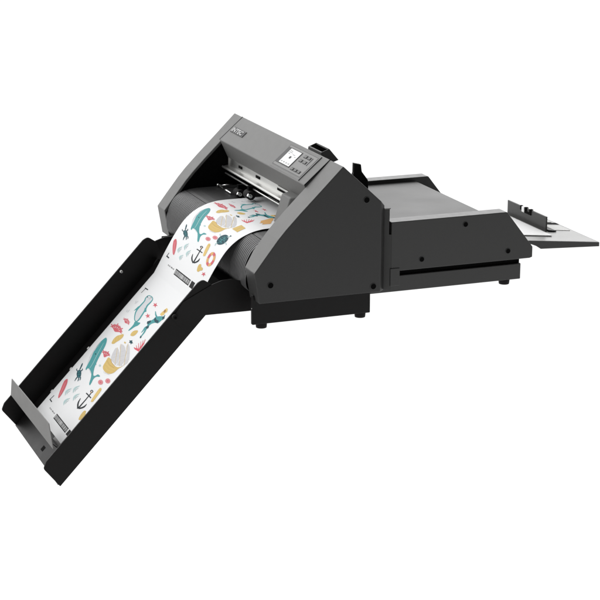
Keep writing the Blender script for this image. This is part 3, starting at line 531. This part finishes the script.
# ================================================================== 3. catch tray
TH = math.radians(46.0); D = Vector((-math.cos(TH), 0, -math.sin(TH))); N = Vector((-math.sin(TH), 0, math.cos(TH)))
VF = .3434
def uv(u, v): return D * u + N * (VF + v)
def uvp(pts): return [((D * u + N * (VF + v)).x, (D * u + N * (VF + v)).z) for u, v in pts]
tray = thing('catch_tray', 'long black chute sloping down from the front of the cutter, with raised sides', 'catch tray', tuple(uv(.55, -.008) + Vector((0, .36, 0))))
wall = rounded([(.2235, .036), (.2290, .0655), (.2440, .0705), (.8330, .0665), (.8520, .0590), (.8610, -.0070), (.2930, -.0040), (.2350, .0100)], {1: .016, 2: .016, 3: .012, 4: .010, 5: .002})
wall3 = uvp(wall)
w_near = MB().prism(wall3, .1180, .1230, 'black', .0009).build('side_wall', tray)
w_far = MB().prism(wall3, .6030, .6080, 'black', .0009).build('side_wall', tray)
def bolt(x, y, z, sgn, parent, r=.0088, m='rubber'):
    mb = MB(); mb.cyl((x, y, z), (x, y + sgn * .0075, z), r, m, r1=r * .86, n=24, bev=.0012); mb.cyl((x, y + sgn * .0072, z), (x, y + sgn * .0079, z), r * .45, 'void', n=6); return mb.build('bolt', parent)
# hinge brackets carrying the tray
br = rounded([(-.5080, .0660), (-.4631, .0887), (-.4282, .1055), (-.4040, .1132), (-.3772, .1145), (-.3503, .1067), (-.3100, .0900), (-.3100, .0250), (-.4515, .0258), (-.4900, -.0150), (-.5150, .0000), (-.5375, .0250)], {8: .01, 9: .01, 10: .01})
bn = MB().prism(br, .1158, .1178, 'black', .0003).build('hinge_bracket', tray); bolt(-.5311, .1150, .0298, -1, bn)
bf = MB().prism(br, .6095, .6140, 'black', .0008).build('hinge_bracket', tray); bolt(-.5327, .6030, .0290, -1, bf, .0042, 'traywhite')
fl = MB().prism(uvp([(.255, -.0030), (.255, 0), (.862, 0), (.862, -.0030)]), .1235, .6025, 'trayfloor', .0005).build('floor_sheet', tray)
def uvbox(mb, u0, u1, y0, y1, v0, v1, m, bev=0.):
    def q(u, y, v): return uv(u, v) + Vector((0, y, 0))
    mb.hexa([q(u0, y0, v0), q(u1, y0, v0), q(u1, y1, v0), q(u0, y1, v0), q(u0, y0, v1), q(u1, y0, v1), q(u1, y1, v1), q(u0, y1, v1)], m, bev); return mb
mb = MB(); uvbox(mb, .8300, .8440, .336, .356, -.0035, .0004, 'void'); mb.build('floor_slot', tray)
for u, y in ((.7220, .5630), (.6418, .5640), (.5679, .5660)):
    c = uv(u, 0); mb = MB(); mb.cyl(c + Vector((0, y, 0)), c + N * .0006 + Vector((0, y, 0)), .0046, 'traywhite', n=16); mb.build('rivet', fl)

# stopper standing across the tray's lower end
st = thing('tray_stopper', 'bent grey metal stopper plate across the lower end of the black chute', 'stopper', tuple(uv(.80, .0) + Vector((0, .36, 0))))
BL, TL, TR, BR = [Vector(p) for p in STOP]
off = D * -.0028
cut_c = BR.lerp(TR, .42) + (BL - BR) * .00
TRm = TR
P = [BL, TL, TR, BR]
mb = MB(); i0 = mb.mi('plate')
fr = [mb.bm.verts.new(p) for p in P]; bk = [mb.bm.verts.new(p + off) for p in P]
fs = [mb.bm.faces.new(fr), mb.bm.faces.new(bk[::-1])] + [mb.bm.faces.new((fr[i], fr[(i + 1) % 4], bk[(i + 1) % 4], bk[i])) for i in range(4)]
mb._new(fs, 'plate', .0008)
mb.build('plate', st)
# folded foot behind the plate, resting on the tray floor
Bc = lambda t: BL.lerp(BR, t)
mb = MB()
for t0, t1 in ((.58, .80),):
    a, b = Bc(t0), Bc(t1)
    fa = a - N * ((a.dot(N) - VF) - .0012); fb = b - N * ((b.dot(N) - VF) - .0012)
    mb.hexa([a, b, b + off * .8, a + off * .8, fa, fb, fb + off * .8, fa + off * .8], 'trayfloor', .0004)
    mb.hexa([fa, fb, fb - D * .05, fa - D * .05, fa + N * .002, fb + N * .002, fb - D * .05 + N * .002, fa - D * .05 + N * .002], 'plate', .0004)
mb.build('foot', st)

# ================================================================== 4. printed banner
PROF = catmull([(-.04, .2190), (-.12, .2192), (-.20, .2195), (-.25, .2190), (-.275, .2170), (-.304, .2100), (-.3366, .1945), (-.366, .1695), (-.394, .1310), (-.4195, .0890), (-.4368, .0580), (-.4531, .0301)], 8)
PROF.append(PROF[-1] + Vector((D.x, D.z)) * .498)
SL = [0.]
for a, b in zip(PROF, PROF[1:]): SL.append(SL[-1] + (b - a).length)
def surf(s, y, h):
    s = min(max(s, 0), SL[-1] - 1e-6)
    k = max(i for i in range(len(SL) - 1) if SL[i] <= s)
    t = (PROF[k + 1] - PROF[k]); q = PROF[k] + t * ((s - SL[k]) / t.length); t.normalize()
    n = Vector((t.y, -t.x))
    if n.y < 0 and n.x > 0: n = -n
    if n.y < 0: n = -n
    return Vector((q.x + n.x * h, y, q.y + n.y * h))
Y0, Y1 = .190, .552
mb = MB(); ip = mb.mi('paper'); ys = [Y0 + (Y1 - Y0) * i / 6 for i in range(7)]
lay = []
for h in (0, -.0004):
    lay.append([[mb.bm.verts.new(surf(s, y, h)) for y in ys] for s in SL])
for L_ in lay:
    for i in range(len(SL) - 1):
        for j in range(6):
            f = mb.bm.faces.new((L_[i][j], L_[i][j + 1], L_[i + 1][j + 1], L_[i + 1][j])); f.smooth = True
for j in (0, 6):
    for i in range(len(SL) - 1): mb.bm.faces.new((lay[0][i][j], lay[0][i + 1][j], lay[1][i + 1][j], lay[1][i][j]))
for i in (0, len(SL) - 1):
    for j in range(6): mb.bm.faces.new((lay[0][i][j], lay[0][i][j + 1], lay[1][i][j + 1], lay[1][i][j]))
for e in mb.bm.edges:
    if len({f.smooth for f in e.link_faces}) > 1: e.smooth = False
bmesh.ops.recalc_face_normals(mb.bm, faces=mb.bm.faces[:])
# printed artwork: outlines in sheet millimetres (s along the feed, y across), laid on the sheet in layers
LMK = [(0, .095), (46, .1306), (221, .266), (300, .330), (403.4, .4154), (447, .444), (460, .4595), (500, .503)]
def s_up(a):
    for (a0, b0), (a1, b1) in zip(LMK, LMK[1:]):
        if a <= a1: return b0 + (b1 - b0) * (a - a0) / (a1 - a0)
    return LMK[-1][1]
def s_lo(a): return a / 1000 + .503
def ink(color, pts, smap, layer):
    pts = [(smap(a), b / 1000) for a, b in pts]
    pts = [(s, min(max(b, Y0 + .001), Y1 - .001)) for s, b in pts if True]
    bm = bmesh.new()
    vs = [bm.verts.new((s, b, 0)) for s, b in pts]
    for tri in tessellate_polygon([[Vector((s, b, 0)) for s, b in pts]]):
        try: bm.faces.new([vs[k] for k in tri])
        except ValueError: pass
    lo = min(p[0] for p in pts); hi = max(p[0] for p in pts)
    for sv in SL:
        if lo + 1e-4 < sv < hi - 1e-4:
            bmesh.ops.bisect_plane(bm, geom=bm.verts[:] + bm.edges[:] + bm.faces[:], plane_co=(sv, 0, 0), plane_no=(1, 0, 0), dist=1e-6)
    i = mb.mi('ink_' + color); h = .00008 + layer * .000002
    vm = {v: mb.bm.verts.new(surf(v.co.x, v.co.y, h)) for v in bm.verts}
    for f in bm.faces:
        if f.calc_area() < 1e-9: continue
        g = mb.bm.faces.new([vm[v] for v in f.verts]); g.material_index = i
        g.normal_update()
        if g.normal.z < 0: g.normal_flip()
    bm.free()
for smap in (s_up, s_lo):
    for n_, (c, pts, only_up) in enumerate(PRINTS):
        if not (only_up and smap is s_lo): ink(c, pts, smap, n_)
    # registration bar code, its square and the tiny sheet code
    sh = 0 if smap is s_up else 3
    y_ = 421.; k = 0
    random.seed(11)
    ink('bar', [(457.5, 421), (457.5, 296), (460.0, 296), (460.0, 421)], smap, 1); ink('bar', [(470.5, 421), (470.5, 296), (473.0, 296), (473.0, 421)], smap, 1)
    while y_ > 297:
        w = random.choice((2.0, 3.2, 4.4, 2.6)); ink('bar', [(457.5, y_), (457.5, y_ - w), (473, y_ - w), (473, y_)], smap, 2)
        y_ -= w + random.choice((1.5, 2.0, 2.6))
        if abs(y_ - 360) < 3: y_ -= 3
    ink('bar', [(457.0, 287), (457.0, 259), (473.5, 259), (473.5, 287)], smap, 1)
    for q, (ya, yb) in enumerate(((487, 482), (480, 476), (474, 469), (467, 464), (460, 449), (447, 442), (440, 434))):
        ink('greyink', [(461.0 + (q % 2), ya), (461.0 + (q % 2), yb), (464.6, yb), (464.6, ya)], smap, 1)
ban = mb.build('printed_banner', None)
tag(ban, 'white strip of sea animal stickers curving from the cutter down into the black chute', 'printed sheet')

# ================================================================== 5. loading tray, its sheets and guide
lt = thing('loading_tray', 'thin grey loading tray sloping away behind the feeder, with a dark rim', 'paper tray', (.52, .26, .12))
LZ = lambda x: .1502 - (x - .4483) * (.0232 / .2200)
prof = [(.400, LZ(.400)), (.668, LZ(.668)), (.668, LZ(.668) - .0028), (.400, LZ(.400) - .0028)]
MB().prism(prof, .0850, .4600, 'traysteel', .0008).build('tray_plate', lt)
rim = rounded([(.400, LZ(.4) - .0026), (.6700, LZ(.67) - .0006), (.6700, .1150), (.4905, .1236), (.4760, .1330), (.4600, .1395), (.4300, .140), (.400, .140)], {4: .01, 5: .01})
MB().prism(rim, .0825, .0862, 'feeder', .0006).build('tray_rim', lt)
mb = MB(); mb.prism([(.667, LZ(.667) - .0004), (.6712, LZ(.67) - .0006), (.6712, .1155), (.667, .1155)], .0862, .4600, 'feeder', .0005); mb.build('tray_rim', lt)
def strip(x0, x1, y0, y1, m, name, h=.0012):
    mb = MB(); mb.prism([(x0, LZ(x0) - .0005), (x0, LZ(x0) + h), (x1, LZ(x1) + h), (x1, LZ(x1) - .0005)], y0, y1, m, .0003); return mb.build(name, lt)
strip(.583, .657, .222, .283, 'traywhite', 'reflection_band'); strip(.583, .657, .330, .366, 'traywhite', 'reflection_band')  # white strips, and the black one below, stand in for reflections on the plate
strip(.583, .667, .303, .322, 'void', 'dark_reflection_band', .0010)
mb = MB(); random.seed(7)
for i in range(4):
    d1, d2, d3 = (random.uniform(-.0012, .0012) for _ in range(3)); h = .0010 + i * .0006
    mb.prism([(.41, LZ(.41) + h), (.41, LZ(.41) + h + .00055), (.556 + d1, LZ(.556) + h + .00055), (.556 + d1, LZ(.556) + h)], .142 + d2, .440 + d3, 'sheet')
tag(mb.build('paper_stack', None), 'small stack of blank white sheets on the grey loading tray', 'paper')
gd = thing('paper_guide', 'upright charcoal end guide plate standing on the loading tray', 'paper guide', (.575, .32, LZ(.575)))
def gz(h): return LZ(.57) + h
mb = MB()
mb.box((.5680, .2000, .1375), (.5725, .4300, .1802), 'feeder', .0012); mb.build('plate', gd)
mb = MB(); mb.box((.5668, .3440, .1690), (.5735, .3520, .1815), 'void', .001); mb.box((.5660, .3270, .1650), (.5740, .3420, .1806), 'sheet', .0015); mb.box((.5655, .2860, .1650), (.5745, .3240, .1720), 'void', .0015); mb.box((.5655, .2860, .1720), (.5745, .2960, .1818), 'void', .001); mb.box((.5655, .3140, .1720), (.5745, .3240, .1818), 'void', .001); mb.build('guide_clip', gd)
mb = MB(); mb.prism([(.5785, LZ(.5785) + .0008), (.602, LZ(.602) + .0008), (.602, LZ(.602) + .0040), (.5785, LZ(.5785) + .0050)], .2010, .4290, 'black', .0006); mb.build('foot', gd)

# ================================================================== table, world, lamps, camera
mb = MB(); M['acrylic'] = bpy.data.materials.new('added white translucent acrylic'); m = M['acrylic']; m.use_nodes = True
nt = m.node_tree; nt.nodes.clear(); out = nt.nodes.new('ShaderNodeOutputMaterial'); tr = nt.nodes.new('ShaderNodeBsdfTranslucent'); tr.inputs['Color'].default_value = (.98, .98, .98, 1)
nt.links.new(tr.outputs[0], out.inputs['Surface'])
mb.poly([(-.374, -2.2, -.0005), (7, -2.2, -.0005), (7, 14, -.0005), (-.374, 14, -.0005)], 'acrylic'); tb = mb.build('added_backlit_tabletop'); tb['kind'] = 'structure'  # added sheet, lit through from below so no shadow shows on it

w = bpy.data.worlds.new('World'); scene.world = w; w.use_nodes = True
nt = w.node_tree; nt.nodes.clear()
out = nt.nodes.new('ShaderNodeOutputWorld'); bg = nt.nodes.new('ShaderNodeBackground')
tc = nt.nodes.new('ShaderNodeTexCoord'); sp = nt.nodes.new('ShaderNodeSeparateXYZ')
nt.links.new(tc.outputs['Generated'], sp.inputs[0])
def rng(sock, f0, f1, t0, t1):
    r = nt.nodes.new('ShaderNodeMapRange'); r.interpolation_type = 'SMOOTHSTEP'
    for k, v in (('From Min', f0), ('From Max', f1), ('To Min', t0), ('To Max', t1)): r.inputs[k].default_value = v
    nt.links.new(sock, r.inputs['Value']); return r.outputs['Result']
front = rng(sp.outputs['Y'], -.35, .60, WF, 1.10)      # world dimmed by hand behind the camera to darken near faces, white ahead
below = rng(sp.outputs['Z'], -.30, .02, 1.12, 0.)      # bright lower half added to the world to shine through the table
mx = nt.nodes.new('ShaderNodeMath'); mx.operation = 'MAXIMUM'; nt.links.new(front, mx.inputs[0]); nt.links.new(below, mx.inputs[1])
# unseen bright patch added to the world behind, only to rake the top faces
b1 = rng(sp.outputs['Z'], .02, .22, 0., 1.); b2 = rng(sp.outputs['Y'], .35, .80, 0., BACK)
ml = nt.nodes.new('ShaderNodeMath'); ml.operation = 'MULTIPLY_ADD'; nt.links.new(b1, ml.inputs[0]); nt.links.new(b2, ml.inputs[1]); nt.links.new(mx.outputs[0], ml.inputs[2])
nt.links.new(ml.outputs[0], bg.inputs['Strength']); bg.inputs['Color'].default_value = (1, 1, 1, 1)
nt.links.new(bg.outputs[0], out.inputs['Surface'])

def area(name, loc, target, size, power, color=(1, 1, 1)):
    l = bpy.data.lights.new(name, 'AREA'); l.energy = power; l.size = size; l.color = color
    o = bpy.data.objects.new(name, l); COL.objects.link(o); o.location = loc
    o.rotation_euler = (Vector(target) - Vector(loc)).to_track_quat('-Z', 'Y').to_euler(); return o
for a in LAMPS: area(*a)

cam = bpy.data.cameras.new('camera'); co = bpy.data.objects.new('camera', cam); COL.objects.link(co); scene.camera = co
co.location = (-1.865, -4.1948, 1.3374); co.rotation_euler = [math.radians(a) for a in (74.3311, -.1007, -21.1924)]
cam.sensor_width = 36; cam.lens = 1854.8921 / 600 * 36; cam.clip_end = 100
scene.render.engine = 'CYCLES'
scene.view_settings.view_transform = 'Standard'; scene.view_settings.look = 'None'; scene.view_settings.exposure = 0; scene.view_settings.gamma = 1
scene.cycles.max_bounces = 8; scene.cycles.use_denoising = True
